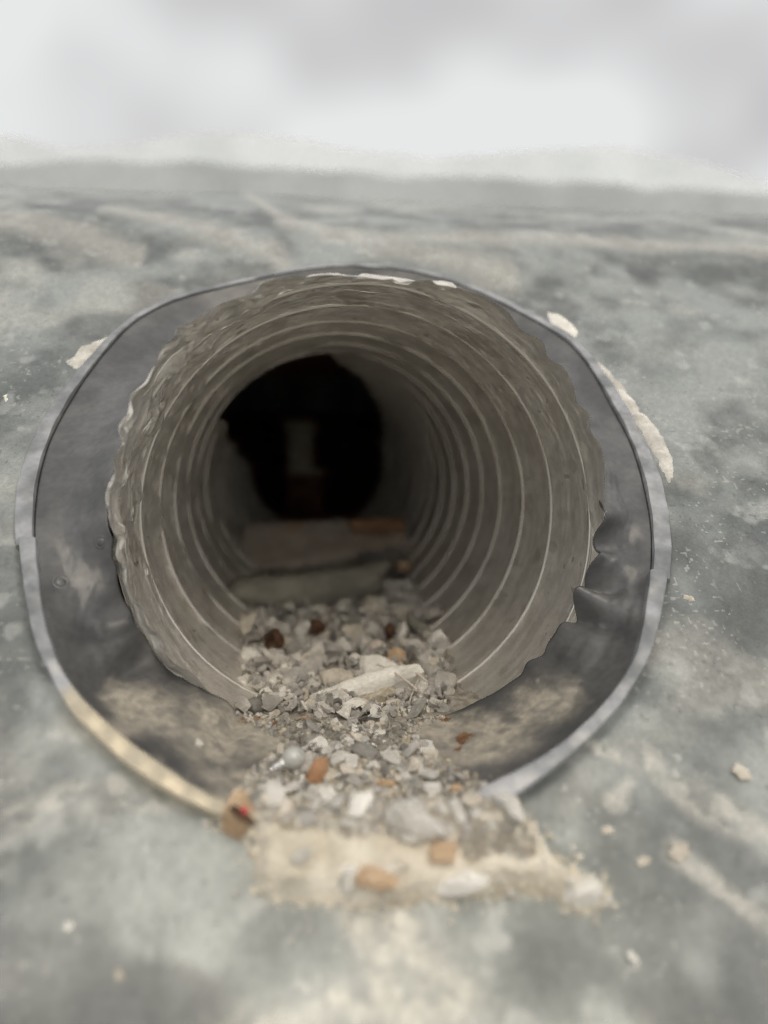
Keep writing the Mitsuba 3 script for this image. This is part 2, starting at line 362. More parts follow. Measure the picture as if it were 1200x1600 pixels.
labels[collar + '__funnel'] = {'label': 'dark funnel sheet with radial crimps and beige dust doubling as painted brightness below, and rust patches'}
sa = np.linspace(0, 2 * np.pi, 180, endpoint=False)
ys0 = 0.013 + 0.150 * np.clip(np.sin(sa), 0, 1) ** 1.5
sl = np.stack([np.stack([0.1065 * np.cos(sa), ys0 + (0.252 - ys0) * k_, 0.1065 * np.sin(sa)], 1) for k_ in np.linspace(0, 1, 8)], 1)
obj('light_block_sleeve', (sl.reshape(-1, 3), grid_faces(180, 8, True)), 'mat_collar', collar, smooth=True)  # added sleeve, keeps outside light out of the gap between collar and foil
def hit_funnel(u, v): 
    d = ray(u, v); h = raycast(C, d, *FUNNEL)
    return (C + d * h[0], h[1]) if h else (on_y(u, v, -0.02), np.array([0, -0.6, 0.8]))
def frame(n, spin=0.0):
    n = n / np.linalg.norm(n)
    a = np.cross(n, [0.3, 0.9, 0.2]); a /= np.linalg.norm(a); b = np.cross(n, a)
    c, s = math.cos(spin), math.sin(spin)
    return np.stack([a * c + b * s, -a * s + b * c, n], 1)
def rivet_mesh(p, n, r):
    prof = np.array([[0.0, 0.45], [0.35, 0.42], [0.62, 0.22], [0.7, 0.05], [0.78, 0.14], [0.95, 0.16], [1.1, 0.0], [1.12, -0.3]]) * r
    prof = prof * [1, 0.6]
    m = trimesh.creation.revolve(prof, sections=18)
    return np.asarray(m.vertices) @ frame(n).T + p, np.asarray(m.faces)
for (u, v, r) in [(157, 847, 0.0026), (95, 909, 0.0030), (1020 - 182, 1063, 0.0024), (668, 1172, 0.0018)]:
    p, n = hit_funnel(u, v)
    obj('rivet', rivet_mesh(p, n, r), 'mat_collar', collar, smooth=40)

# ------------------------------------------------------------------ flexible duct
duct = thing('flexible_duct', 'crinkled silvery aluminium flexible duct with ring ridges receding into darkness', 'flexible duct')
LEN = 0.84
yy = np.concatenate([np.linspace(0, 0.05, 40, endpoint=False), np.linspace(0.05, 0.35, 130, endpoint=False), np.linspace(0.35, LEN, 70)])
Yg = y_rim[:, None] * np.clip(1 - yy / 0.03, 0, 1)[None] + yy[None]
flare = np.clip(1 - yy / 0.022, 0, 1)[None] ** 1.3
Rg = RD + (r_rim - RD)[:, None] * flare
cp, sp = np.cos(order)[:, None], np.sin(order)[:, None]
# pleats of foil between the wires, crinkles strongest near the torn mouth, upper left
phase = ((Yg - Y1) / PITCH) % 1.0
Rg = Rg + 0.0026 * np.sin(np.pi * phase) ** 0.7 * np.clip(yy / 0.02, 0, 1)[None]
from scipy.interpolate import LinearNDInterpolator
def crumple(cell_a, cell_y, y_max, seed):
    """Facets like crumpled paper: random heights at scattered points, joined by flat triangles."""
    r = np.random.default_rng(seed); n = int(2 * np.pi * RD * y_max / (cell_a * cell_y))
    p = r.uniform([0, -0.02], [2 * np.pi * RD, y_max], (n, 2)); h = r.uniform(-1, 1, n)
    p3 = np.vstack([p - [2 * np.pi * RD, 0], p, p + [2 * np.pi * RD, 0]])
    f = LinearNDInterpolator(p3 / [cell_a, cell_y], np.tile(h, 3), fill_value=0.0)
    A = (order[:, None] % (2 * np.pi)) * RD + 0 * Yg
    A = A + 0.35 * Yg                               # folds run a little askew
    return f((A % (2 * np.pi * RD)) / cell_a, Yg / cell_y)
upleft = np.clip(0.30 + 0.75 * (-cp * 0.8 + sp * 0.5), 0.06, 1)
mouth = np.clip(1 - yy / 0.05, 0, 1)[None]
edge0 = np.clip(yy / 0.003, 0.6, 1)[None]
Rg = Rg + edge0 * upleft * ((0.0018 + 0.0030 * mouth) * crumple(0.020, 0.012, 0.40, 71) + (0.0009 + 0.0014 * mouth) * crumple(0.008, 0.005, 0.30, 72))
Rg = Rg + edge0 * 0.0007 * np.clip(0.5 + sp * 0.6 - cp * 0.2, 0.1, 1) * crumple(0.030, 0.004, 0.45, 73)
for off, hh in ((0.0035, 5), (-0.0040, 5), (0.0095, 3.5), (-0.0105, 4), (0.0150, 3), (-0.0165, 3.5), (0.0215, 3)):
    Rg = Rg - 1e-4 * hh * (0.45 + 0.55 * np.clip(sp - cp, 0, 1)) * np.exp(-(((Yg - Y1 + off + PITCH / 2) % PITCH - PITCH / 2) / 0.0010) ** 2)
# the upper left of the duct is torn open further in
rc_ = RD + 0.5 * (r_rim - RD) + 0.0003 + 0.0030 * np.clip(np.cos(order), 0, 1)
near_ = (np.abs(Yg - (y_rim[:, None] + 0.010)) < 0.008) & (np.sin(order)[:, None] < 0.75)
Rg = np.where(near_, np.minimum(Rg, rc_[:, None]), Rg)
W = np.stack([Rg * cp, Yg, Rg * sp], -1).reshape(-1, 3)
FW_ = grid_faces(NT, len(yy), True)
fy, fphi = W[FW_].mean(1)[:, 1], np.degrees(np.arctan2(W[FW_].mean(1)[:, 2], W[FW_].mean(1)[:, 0]))
torn_y = 0.250 + 0.003 * np.sin(fphi * 0.2)
tw = np.clip((fy - 0.26) / 0.5, 0, 1)
torn = (fy > torn_y) & (fphi > 95 - 75 * tw + 2 * np.sin(fy * 40)) & (fphi < 148 + 28 * tw + 2 * np.sin(fy * 33))
DUCT = (W, FW_[~torn])
def foil_color(p, n, uv):
    a = dr.atan2(p.z, p.x)
    st_ = fbm(a * 5, p.y * 260, 3.0, 3)
    g = fbm(p.x * 160, p.y * 160, p.z * 160, 3)
    fine = fbm(p.x * 900, p.y * 900, p.z * 900, 2)
    c = mix((0.64, 0.61, 0.56), (0.84, 0.81, 0.76), smoothstep(0.3, 0.7, 0.5 * st_ + 0.5 * g))
    c = mix(c, (0.30, 0.25, 0.20), 0.35 * smoothstep(0.64, 0.74, fbm(p.x * 60 + 5, p.y * 60, p.z * 60, 3)))
    spot = smoothstep(0.80, 0.86, noise(p.x * 260, p.y * 260, p.z * 260)) * smoothstep(0.5, 0.7, g)
    return mix(c, (0.12, 0.09, 0.07), 0.45 * spot) * (0.9 + 0.2 * fine)
def foil_bump(p, n, uv):
    a = dr.atan2(p.z, p.x)
    r1 = 1 - dr.abs(2 * noise(a * 8 + 3 * noise(p.y * 60, a * 3), p.y * 170, 1.0) - 1)
    r2 = 1 - dr.abs(2 * noise(a * 30, p.y * 330, 5.0) - 1)
    r3 = 1 - dr.abs(2 * noise(p.x * 120, p.y * 120, p.z * 120) - 1)
    upper = smoothstep(-0.6, 0.5, p.z / 0.1 - 0.5 * p.x / 0.1)
    return (r1 * 0.8 + r2 * 0.45) * (0.12 + 0.88 * upper) + 0.3 * r3 * r3
def foil_rough(p, n, uv):
    return 0.24 + 0.24 * fbm(p.x * 90, p.y * 90, p.z * 90, 2)
scene['mat_foil'] = two({'type': 'principled', 'base_color': mikit.proc(foil_color), 'roughness': mikit.proc(foil_rough), 'metallic': 0.48, 'specular': 0.5}, foil_bump, 0.0017, 3e-4)
scene['mat_wire'] = two({'type': 'principled', 'base_color': {'type': 'rgb', 'value': [0.70, 0.67, 0.62]}, 'roughness': 0.30, 'metallic': 0.6})
obj('foil_wall', DUCT, 'mat_foil', duct, smooth=True)
for k in range(17):
    y = Y1 + k * PITCH
    a = np.linspace(0, 2 * np.pi, 220, endpoint=False)
    wob = 0.0004 * np.sin(3 * a + k) + 0.0003 * np.sin(7 * a + 2 * k)
    r = RD + 0.0005
    yw = y + 0.0012 * np.sin(a + 0.7 * k) + wob * 2
    P_ = np.stack([r * np.cos(a), yw, r * np.sin(a)], 1)
    if y > 0.249:                                   # the torn part hangs open: these wires stop at its edges
        dg = np.degrees(a); w_ = np.clip((y - 0.26) / 0.5, 0, 1); keep = (dg < 92 - 75 * w_) | (dg > 152 + 28 * w_)
        P_ = np.roll(P_, -int(np.argmax(dg > 152 + 28 * w_)), 0)[:keep.sum()]
    obj('wire_ridge', tube_mesh(P_, 0.0011, 8, y <= 0.249), 'mat_wire', duct, smooth=True)

# ------------------------------------------------------------------ what lies at the duct's far end
def rough_fn(c0, c1, sc=120.0, sp=0.0):
    def fn(p, n, uv):
        g = fbm(p.x * sc, p.y * sc, p.z * sc, 4)
        f = fbm(p.x * 900, p.y * 900, p.z * 900, 2)
        return mix(c0, c1, smoothstep(0.3, 0.7, g)) * (0.8 + 0.4 * f)
    return fn
def stone_bump(p, n, uv):
    return fbm(p.x * 700, p.y * 700, p.z * 700, 3) + 1.5 * fbm(p.x * 220, p.y * 220, p.z * 220, 2)
def matte(name, c0, c1, sc=120.0, rough=0.85, bump=0.0005, spec=0.25):
    scene[name] = two({'type': 'principled', 'base_color': mikit.proc(rough_fn(c0, c1, sc)), 'roughness': rough, 'specular': spec}, stone_bump, bump)
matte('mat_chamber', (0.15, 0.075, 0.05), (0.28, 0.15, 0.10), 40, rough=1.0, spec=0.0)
matte('mat_cream', (0.74, 0.68, 0.55), (0.84, 0.79, 0.68), 60)
import shapely.geometry as sg
Y0C, Y1C, XC, ZT, ZB = 0.262, 1.36, 0.17, 0.15, -0.125  # far end chamber, extended round the duct as a shell keeping the tear dark
ch = [trimesh.creation.box(bounds=bb) for bb in [((-XC - 0.02, Y0C, ZB), (-XC, Y1C, ZT)), ((XC, Y0C, ZB), (XC + 0.02, Y1C, ZT)), ((-XC - 0.02, Y0C, ZT), (XC + 0.02, Y1C, ZT + 0.02)),
                                                ((-XC - 0.02, Y0C, ZB - 0.02), (XC + 0.02, Y1C, ZB)), ((-XC - 0.02, Y1C, ZB - 0.02), (XC + 0.02, Y1C + 0.02, ZT + 0.02)), ((-XC, 0.86, ZB), (XC, Y1C, -0.088))]]
fr = trimesh.creation.extrude_polygon(sg.box(-XC - 0.02, ZB - 0.02, XC + 0.02, ZT + 0.02).difference(sg.Point(0, 0).buffer(0.1055, 48)), 0.01)
fr.apply_transform([[1, 0, 0, 0], [0, 0, -1, Y0C], [0, 1, 0, 0], [0, 0, 0, 1]])
k = obj('junction_chamber', trimesh.util.concatenate(ch + [fr]), 'mat_chamber')
tag(k, 'dark rust-brown chamber at the far end of the duct, extended as an added light-blocking shell around it', 'chamber')
t = thing('pipe_stub', 'pale ribbed pipe stub standing in the dark at the far end of the duct', 'pipe')
def lathe(prof, m=None, sections=36):
    return trimesh.creation.revolve(np.asarray(prof, float), sections=sections)
pz = on_y(470, 732, 0.93)
prof = [[0, 0.0]]
for i in range(13):
    z = i * 0.0048
    prof += [[0.0225 + 0.0015 * (i % 2), z], [0.0225 + 0.0015 * (i % 2), z + 0.0036]]
prof += [[0.027, 0.064], [0.029, 0.068], [0.029, 0.078], [0.026, 0.081], [0.022, 0.081], [0.020, 0.06], [0, 0.06]]
m = lathe(prof); m.apply_translation(pz); obj('ribbed_body', m, 'mat_cream', t, smooth=30)
m = lathe([[0, -0.004], [0.034, -0.004], [0.035, 0.0], [0.030, 0.004], [0, 0.004]]); m.apply_translation(pz - [-0.006, 0, 0.004]); obj('flange', m, 'mat_cream', t, smooth=30)
blk = trimesh.creation.box([0.06, 0.06, pz[2] - 0.008 + 0.085]); blk.apply_translation([pz[0] + 0.006, pz[1], (pz[2] - 0.008 - 0.085) / 2])
k = obj('support_block', blk, 'mat_chamber'); tag(k, 'dark brown block under the pale pipe stub deep in the duct', 'block')

# ------------------------------------------------------------------ rubble
MATS = {}
def mk(name, *a, **k):
    matte('mat_' + name, *a, **k); return 'mat_' + name
M_PALE = mk('plaster_pale', (0.484, 0.469, 0.433), (0.685, 0.665, 0.625))
M_GREY = mk('plaster_grey', (0.301, 0.291, 0.271), (0.502, 0.481, 0.451))
M_DARK = mk('plaster_dark', (0.141, 0.135, 0.127), (0.271, 0.262, 0.243))
M_BEIGE = mk('plaster_beige', (0.473, 0.433, 0.365), (0.651, 0.601, 0.522))
M_WHITE = mk('plaster_white', (0.684, 0.665, 0.617), (0.817, 0.798, 0.750))
M_BRICK = mk('brick', (0.324, 0.180, 0.099), (0.450, 0.270, 0.162))
M_TAN = mk('tan', (0.460, 0.322, 0.202), (0.570, 0.423, 0.285))
M_RUST = mk('rust', (0.035, 0.02, 0.013), (0.12, 0.065, 0.04), 300)
M_SLATE = mk('slate', (0.22, 0.215, 0.185), (0.34, 0.33, 0.28), 60)
M_SLAB = mk('slab', (0.53, 0.46, 0.40), (0.70, 0.62, 0.55), 70)
M_SAND = mk('sand', (0.393, 0.347, 0.271), (0.542, 0.486, 0.393), 300, bump=0.0012)
M_BED = mk('bed', (0.206, 0.191, 0.168), (0.355, 0.332, 0.290), 300, bump=0.0012)  # grit tone darkened to paint in shade between the flakes
M_MUD = mk('mud', (0.605, 0.554, 0.454), (0.772, 0.723, 0.624), 90, bump=0.0009)

def chip_mesh(seed, size, n_pts=13, sub=0, rough=0.06):
    r = np.random.default_rng(seed)
    p = r.normal(size=(n_pts, 3)); p /= np.linalg.norm(p, axis=1, keepdims=True)
    p[:, :2] = np.sign(p[:, :2]) * np.abs(p[:, :2]) ** 0.8
    p[:, 2] = np.clip(p[:, 2] * 1.8, -1, 1)
    p *= r.uniform(0.78, 1.0, (n_pts, 1))
    h = trimesh.Trimesh(*(lambda c: (p[c.vertices], np.searchsorted(c.vertices, c.simplices)))(ConvexHull(p)) , process=False)
    h.fix_normals()
    for _ in range(sub):
        h = h.subdivide()
    v = np.asarray(h.vertices)
    if sub:
        v = v * (1 + rough * 2 * (meshkit.fbm(v * 2.6 + seed * 1.7, 3, seed % 97) - 0.5))[:, None]
    return v * np.asarray(size) / 2, np.asarray(h.faces)

# beds: floor of rubble in the duct
def bed_z(x, y):
    base = -0.0865 + 0.030 * np.clip(y - 0.06, 0, 0.5) + 0.01 * np.clip((0.02 - y) / 0.03, 0, 1)
    return base + 0.004 * (meshkit.fbm(np.stack([x * 90, y * 60, x * 0], -1), 3, 31) - 0.5) * 2
bx, by = np.meshgrid(np.linspace(-0.1, 0.1, 90), np.linspace(0.0, 0.42, 150), indexing='ij')
lim = np.sqrt(np.maximum(0.1025 ** 2 - bed_z(bx * 0, by) ** 2, 1e-6))
bx = bx / 0.1 * (lim + 0.001)
BED = (np.stack([bx, by, bed_z(bx, by)], -1).reshape(-1, 3), grid_faces(90, 150))
k = obj('rubble_bed', BED, M_BED, smooth=False)
tag(k, 'fine grey grit and dust under the rubble, darkened to paint in shaded gaps', 'rubble', kind='stuff')
def hit_bed(u, v):
    d = ray(u, v); h = raycast(C, d, *BED)
    return (C + d * h[0], h[1]) if h else None
def hit_panel(u, v):
    p = on_plane(u, v, P0, EN); return p, EN.copy()

COUNT = [100]
def put(name, mat, label, cat, uv_, size_px, hit, tilt=None, spin=None, thick=None, group=None, lift=0.3, sub=1, n_pts=13, mesh=None, face=0.0, rough=0.06):
    """A fragment lying on a surface: size_px is its width and height as seen, thick its thickness as a share of the smaller."""
    COUNT[0] += 1
    r = np.random.default_rng(COUNT[0])
    h = hit(*uv_)
    if h is None: return None
    p, n = h
    depth = (p - C) @ FW
    n = n * (1 - face) - FW * face
    n = n + (r.normal(size=3) * 0.17 if tilt is None else np.asarray(tilt)); n /= np.linalg.norm(n)
    ex = RT - n * (RT @ n); ex /= np.linalg.norm(ex); ey = np.cross(n, ex)
    a = math.radians(r.uniform(-40, 40) if spin is None else spin)
    ax, ay = ex * math.cos(a) + ey * math.sin(a), -ex * math.sin(a) + ey * math.cos(a)
    fore = max(0.35, abs(n @ FW))
    wx, wy = size_px[0] * depth / F, size_px[1] * depth / F / (fore if abs(a) < 0.9 else 1)
    wy = min(wy, 1.9 * max(wx, size_px[1] * depth / F))
    wz = (thick or r.uniform(0.3, 0.5)) * min(wx, wy)
    v, f = mesh if mesh is not None else chip_mesh(COUNT[0], (1, 1, 1), n_pts, sub, rough)
    v = v * [wx, wy, wz]
    R = np.stack([ax, ay, n], 1)
    key = obj(name, (v @ R.T + p + n * wz * lift, f), mat)
    return tag(key, label, cat, group)

import shapely
AVOID = []
def sample(poly, n, dmin, seed):
    P = shapely.Polygon(poly).difference(shapely.union_all(AVOID)) if AVOID else shapely.Polygon(poly); r = np.random.default_rng(seed); x0, y0, x1, y1 = P.bounds; out = []
    tries = 0
    while len(out) < n and tries < n * 60:
        tries += 1
        q = r.uniform([x0, y0], [x1, y1])
        if P.contains(shapely.Point(q)) and all(np.hypot(*(q - o)) > dmin for o in out):
            out.append(q)
    return out
IN_DUCT = [(356, 1108), (352, 1085), (372, 1025), (384, 955), (440, 948), (470, 942), (560, 930), (605, 925), (655, 925), (664, 955), (690, 1010), (708, 1090), (690, 1112), (600, 1122), (430, 1120)]
KINDS = [('pale_flake', M_PALE, 'pale grey plaster flake'), ('grey_flake', M_GREY, 'mid grey plaster flake'), ('dark_flake', M_DARK, 'dark grey stone flake'), ('beige_flake', M_BEIGE, 'beige mortar flake'), ('white_flake', M_WHITE, 'whitish plaster flake')]
def flake_mesh(seed):
    """A thin broken scale: an uneven outline, a slightly domed face and a ragged lower edge, about 60 triangles."""
    r = np.random.default_rng(seed); n = int(r.integers(6, 10))
    a = np.sort(np.linspace(0, 2 * np.pi, n, endpoint=False) + r.uniform(-0.36, 0.36, n)); rad = r.uniform(0.6, 1.0, n)
    o = np.stack([rad * np.cos(a), rad * np.sin(a)], 1)
    t = r.uniform(-0.35, 0.35, 2)
    rings = [np.c_[o * 0.45, 0.9 + r.uniform(-0.25, 0.25, n)], np.c_[o * 0.88, 0.75 + r.uniform(-0.3, 0.2, n)], np.c_[o, 0.35 + r.uniform(-0.3, 0.3, n)], np.c_[o * r.uniform(0.8, 0.96, (n, 1)), -0.6 + r.uniform(-0.3, 0.3, n)]]
    v = np.vstack([[0, 0, 1.0], *rings, [0, 0, -0.7]])
    v[:, 2] += v[:, 0] * t[0] + v[:, 1] * t[1]
    f = []
    for k in range(n):
        k2 = (k + 1) % n
        f.append([0, 1 + k, 1 + k2])
        for q in range(3):
            i, j = 1 + q * n, 1 + (q + 1) * n
            f += [[i + k, j + k, j + k2], [i + k, j + k2, i + k2]]
        f.append([1 + 3 * n + k2, 1 + 3 * n + k, 1 + 4 * n])
    return v / 2, np.array(f)
def scatter(poly, n, dmin, seed, smin, smax, hit, zone, probs, face, lift=0.3, power=2.2):
    r = np.random.default_rng(seed + 1)
    for i, q in enumerate(sample(poly, n, dmin, seed)):
        k = r.choice(5, p=probs); nm, mt, lb = KINDS[k]
        sz = smin + (smax - smin) * r.random() ** power
        flat = r.random() < 0.7
        size = 'large' if sz > 0.62 * smax else 'small' if sz < 0.40 * smax else 'middling'
        label = f'{size} {lb} {zone(*q)}'
        put(nm, mt, label, 'stone flake', q, (sz * r.uniform(1.0, 1.6), sz * r.uniform(0.6, 0.95)), hit, group=label.replace('flake ', 'flakes '), face=face, lift=lift + r.uniform(0, 1.1) ** 2,
            sub=1 if sz > 20 else 0, n_pts=int(r.integers(11, 16)), mesh=flake_mesh(seed * 1000 + i) if flat else None, thick=r.uniform(0.16, 0.34) if flat else None)
def duct_zone(u, v):
    row = 'at the front of the duct rubble' if v > 1070 else 'in the middle of the duct rubble' if v > 1000 else 'at the back of the duct rubble'
    return row + (' by the left wall' if u < 450 else ' by the right wall' if u > 610 else '')
def collar_zone(u, v):
    row = 'in the upper part of the collar spill' if v < 1205 else 'in the lower part of the collar spill'
    return row + (' on the left' if u < 490 else ' on the right' if u > 640 else '')

# ------------------------------------------------------------------ pieces cut to an outline
def piece(name, mat, label, cat, px, p0, n, thick, group=None, edge=0.0022, rough=0.0006, sink=0.0, sc=120, bevel=0.3):
    """A flat fragment: its outline on the plane through p0 with normal n, a real thickness below, broken rounded edges."""
    AVOID.append(shapely.Polygon(px).buffer(0).buffer(2))
    n = np.asarray(n, float); n /= np.linalg.norm(n)
    ex = RT - n * (RT @ n); ex /= np.linalg.norm(ex); ey = np.cross(n, ex)
    q = np.array([on_plane(u, v, p0, n) - p0 for u, v in px])
    P = shapely.Polygon(np.stack([q @ ex, q @ ey], 1)).buffer(0)
    if P.geom_type != 'Polygon': P = max(P.geoms, key=lambda g: g.area)
    P = P.segmentize(edge)
    m = trimesh.creation.extrude_polygon(P, thick, engine='earcut')
    m = m.subdivide_to_size(edge, max_iter=8)
    m.merge_vertices()
    v = np.asarray(m.vertices).copy()
    bd = shapely.distance(shapely.points(v[:, :2]), P.exterior)
    k = np.clip(bd / (bevel * thick + 1e-9), 0, 1)
    v[:, 2] = np.where(v[:, 2] > thick * 0.5, thick - (1 - k) ** 2 * bevel * thick, v[:, 2])
    w = np.stack([meshkit.fbm(v * sc + o + len(name), 3, 41 + o) for o in (0, 7, 13)], -1) - 0.5
    v = v + w * rough * 4 * np.array([1, 1, 1.0])
    X = p0 + v[:, :1] * ex + v[:, 1:2] * ey + (v[:, 2:] - thick + sink) * n
    key = obj(name, (X, np.asarray(m.faces)), mat, smooth=40)
    return tag(key, label, cat, group)

def mat_plane(u, v, hit):
    h = hit(u, v); return h[0], h[1]
# slabs lying across the duct
ns = np.array([0.03, -math.sin(math.radians(27)), math.cos(math.radians(27))])
p_slab = on_y(500, 880, 0.345)
piece('stone_slab', M_SLAB, 'flat brownish slab with pale pinkish front edge lying across the duct', 'slab',
      [(386, 816), (470, 813), (550, 812), (636, 822), (640, 848), (612, 858), (560, 862), (470, 880), (420, 884), (366, 877), (374, 846)], p_slab, ns, 0.010, rough=0.0005, edge=0.0035)
piece('slate_slab', M_SLATE, 'dark olive grey slate slab leaning in front of the flat brown slab', 'slab',
      [(350, 936), (353, 914), (366, 897), (400, 890), (470, 886), (520, 880), (575, 872), (606, 866), (618, 876), (600, 894), (602, 912), (560, 930), (480, 940), (400, 944)],
      on_y(480, 935, 0.205), (0.1, -0.80, 0.62), 0.014, rough=0.0010, edge=0.0035, sc=60, bevel=0.8)
piece('grey_slab_end', M_DARK, 'dark broken slab end wedged between slate and right duct wall', 'slab', [(560, 862), (615, 850), (640, 868), (636, 892), (606, 890), (580, 880)], on_y(600, 880, 0.285), (0.1, -0.6, 0.8), 0.012, rough=0.0012)
piece('pink_block', M_TAN, 'small pinkish block beside the right end of the slabs', 'block', [(621, 874), (642, 874), (642, 888), (623, 887)], on_y(632, 882, 0.27), (0.1, -0.8, 0.6), 0.008, rough=0.0004)
def on_slab(u, v):
    return on_plane(u, v, p_slab, ns), ns.copy()
put('tan_chip', M_TAN, 'pale orange triangular chip standing on the brown slab', 'stone chip', (461, 826), (34, 20), on_slab, n_pts=7, sub=0, spin=5, thick=0.5)
piece('brick_sliver', M_BRICK, 'long orange-brown brick sliver at the back of the brown slab', 'brick fragment', [(546, 812), (560, 808), (620, 808), (634, 812), (632, 823), (600, 824), (552, 824)], on_y(590, 822, 0.375), (0, -0.8, 0.6), 0.010, rough=0.0005)
for i, (u, v, w, l) in enumerate([(527, 818, 20, 'left of the brick sliver'), (618, 838, 24, 'at the right end of the brown slab'), (563, 836, 10, 'in the middle of the brown slab'), (590, 848, 9, 'near the front of the brown slab'), (515, 832, 8, 'behind the middle of the brown slab'), (545, 848, 8, 'left of centre on the brown slab front'), (628, 858, 14, 'on the right front corner of the brown slab')]):
    put('slab_pebble', M_BEIGE if i % 2 else M_GREY, f'small pebble {l}', 'pebble', (u, v), (w, w * 0.7), on_slab, sub=1)

# the rubble in the duct mouth
IN_DUCT = [(356, 1108), (352, 1085), (372, 1025), (384, 955), (440, 948), (470, 942), (560, 930), (605, 925), (655, 925), (664, 955), (690, 1010), (708, 1090), (690, 1112), (600, 1122), (430, 1120)]
SPOT = []
def place_named():
    cup = lambda u, v: hit_bed(u, v)
    def pl(u, v, up=0.006, tilt=(0, -0.45, 0.9)):
        p, n = cup(u, v); t = np.array(tilt, float); t /= np.linalg.norm(t)
        return p - ray(u, v) * up, t
    def pc(name, mat, label, cat, px, thick, up=0.006, tilt=(0, -0.45, 0.9), **k):
        c = np.mean(px, 0); p, n = pl(c[0], c[1], up + 0.006, tilt); return piece(name, mat, label, cat, px, p, n, thick + 0.006, **k)
    pc('plaster_strip', M_WHITE, 'long cream plaster strip lying aslant on the rubble near the mouth', 'plaster fragment',
       [(479, 1096), (484, 1078), (510, 1068), (570, 1047), (620, 1034), (655, 1031), (661, 1042), (640, 1052), (590, 1072), (530, 1094), (500, 1102)], 0.007, 0.017, (-0.1, -0.55, 0.83), rough=0.0007)
    pc('white_wedge', M_WHITE, 'wedge-shaped whitish plaster piece behind the cream strip', 'plaster fragment', [(566, 1018), (590, 1016), (622, 1030), (628, 1038), (600, 1046), (570, 1046), (564, 1034)], 0.006, 0.014, rough=0.0008)
    pc('ribbed_flake', M_BEIGE, 'rounded ribbed beige flake left of the cream strip', 'stone flake', [(500, 1042), (525, 1037), (550, 1044), (556, 1056), (535, 1064), (510, 1064)], 0.005, 0.013, rough=0.0007)
    pc('white_block', M_WHITE, 'pale squared plaster block under the right end of the slate', 'plaster block', [(585, 907), (600, 898), (640, 900), (651, 906), (651, 928), (620, 932), (590, 928)], 0.016, 0.016, (0.05, -0.75, 0.65), rough=0.0007)
    pc('pale_lump', M_WHITE, 'big rounded pale plaster lump below the slate slab', 'plaster lump', [(455, 946), (470, 938), (505, 934), (524, 944), (528, 960), (505, 968), (475, 966), (458, 960)], 0.013, 0.012, (0, -0.7, 0.7), rough=0.0009, bevel=0.8)
    pc('left_lump', M_WHITE, 'angular pale lump against the left duct wall', 'plaster lump', [(369, 1026), (377, 1006), (395, 1005), (410, 1018), (400, 1027), (380, 1032)], 0.009, 0.010, (0, -0.6, 0.8), rough=0.0008)
    pc('olive_tile', M_SLATE, 'flat olive green tile shard leaning at the right of the rubble', 'tile shard', [(633, 950), (641, 956), (682, 988), (676, 1000), (650, 990), (634, 972)], 0.004, 0.016, (-0.45, -0.62, 0.64), rough=0.0003)
    pc('white_shard', M_WHITE, 'white pointed shard standing left of the olive tile', 'plaster shard', [(634, 966), (640, 982), (634, 1002), (618, 998)], 0.004, 0.016, (0.2, -0.8, 0.55), rough=0.0004)
    pc('pink_shard', M_PALE, 'pinkish white shard in front of the olive tile', 'plaster shard', [(636, 992), (655, 994), (672, 1012), (660, 1014), (636, 1006)], 0.005, 0.014, (0.1, -0.6, 0.8), rough=0.0008)
    pc('brown_stone', M_SLAB, 'brown triangular stone in the middle of the rubble', 'stone', [(566, 1010), (578, 994), (592, 992), (604, 1000), (606, 1018), (588, 1018)], 0.008, 0.014, (0, -0.6, 0.8), rough=0.0006)
    pc('brick_chip', M_TAN, 'orange-brown brick chip with a round rust stain beside the brown stone', 'brick chip', [(609, 1008), (622, 1004), (636, 1014), (641, 1028), (626, 1032), (608, 1022)], 0.006, 0.014, (0.1, -0.6, 0.8), rough=0.0006)
    pc('brick_chip', M_BRICK, 'small terracotta chip at the bottom edge of the rubble', 'brick chip', [(454, 1120), (464, 1112), (484, 1112), (490, 1124), (470, 1127)], 0.005, 0.008, (0, -0.6, 0.8), rough=0.0005)
    pc('round_pebble', M_GREY, 'small round grey pebble resting on the cream strip', 'pebble', [(519, 1090), (522, 1083), (529, 1081), (535, 1085), (535, 1094), (527, 1099), (520, 1096)], 0.006, 0.023, (0, -0.7, 0.7), rough=0.0003, bevel=0.9, edge=0.0014)
    pc('speckled_rock', M_SAND, 'speckled sandy rock below the cream strip', 'stone', [(545, 1096), (575, 1078), (612, 1066), (620, 1076), (600, 1090), (565, 1104)], 0.008, 0.010, (0, -0.5, 0.85), rough=0.0010)
    pc('grey_plate', M_DARK, 'smooth grey plate fragment low in the rubble on the left', 'stone flake', [(380, 1088), (395, 1082), (412, 1086), (414, 1098), (396, 1104), (380, 1100)], 0.005, 0.009, rough=0.0004)
    for u, v, w, h, l in [(428, 1012, 46, 22, 'left of the rubble centre'), (494, 985, 32, 20, 'below the big pale lump'), (611, 992, 26, 26, 'behind the orange-brown chip')]:
        put('rust_clump', M_RUST, f'dark rusty fibrous clump {l}', 'rust clump', (u, v), (w, h), lambda a, b: (pl(a, b, 0.010)[0], np.array([0, -0.5, 0.8])), sub=2, rough=0.35, spin=10, thick=0.7)
place_named()
scatter(IN_DUCT, 520, 6.5, 5, 11, 36, hit_bed, duct_zone, [0.34, 0.32, 0.10, 0.16, 0.08], 0.42)
def twig(name, label, a, b, up, r, mat):
    p = np.array([hit_bed(*q)[0] - ray(*q) * up for q in (a, b)])
    k = np.linspace(0, 1, 14)[:, None]
    x = p[0] * (1 - k) + p[1] * k + np.sin(k * 3.1) * 0.0015 * UP
    tag(obj(name, tube_mesh(x, r, 6), mat, smooth=True), label, 'twig')
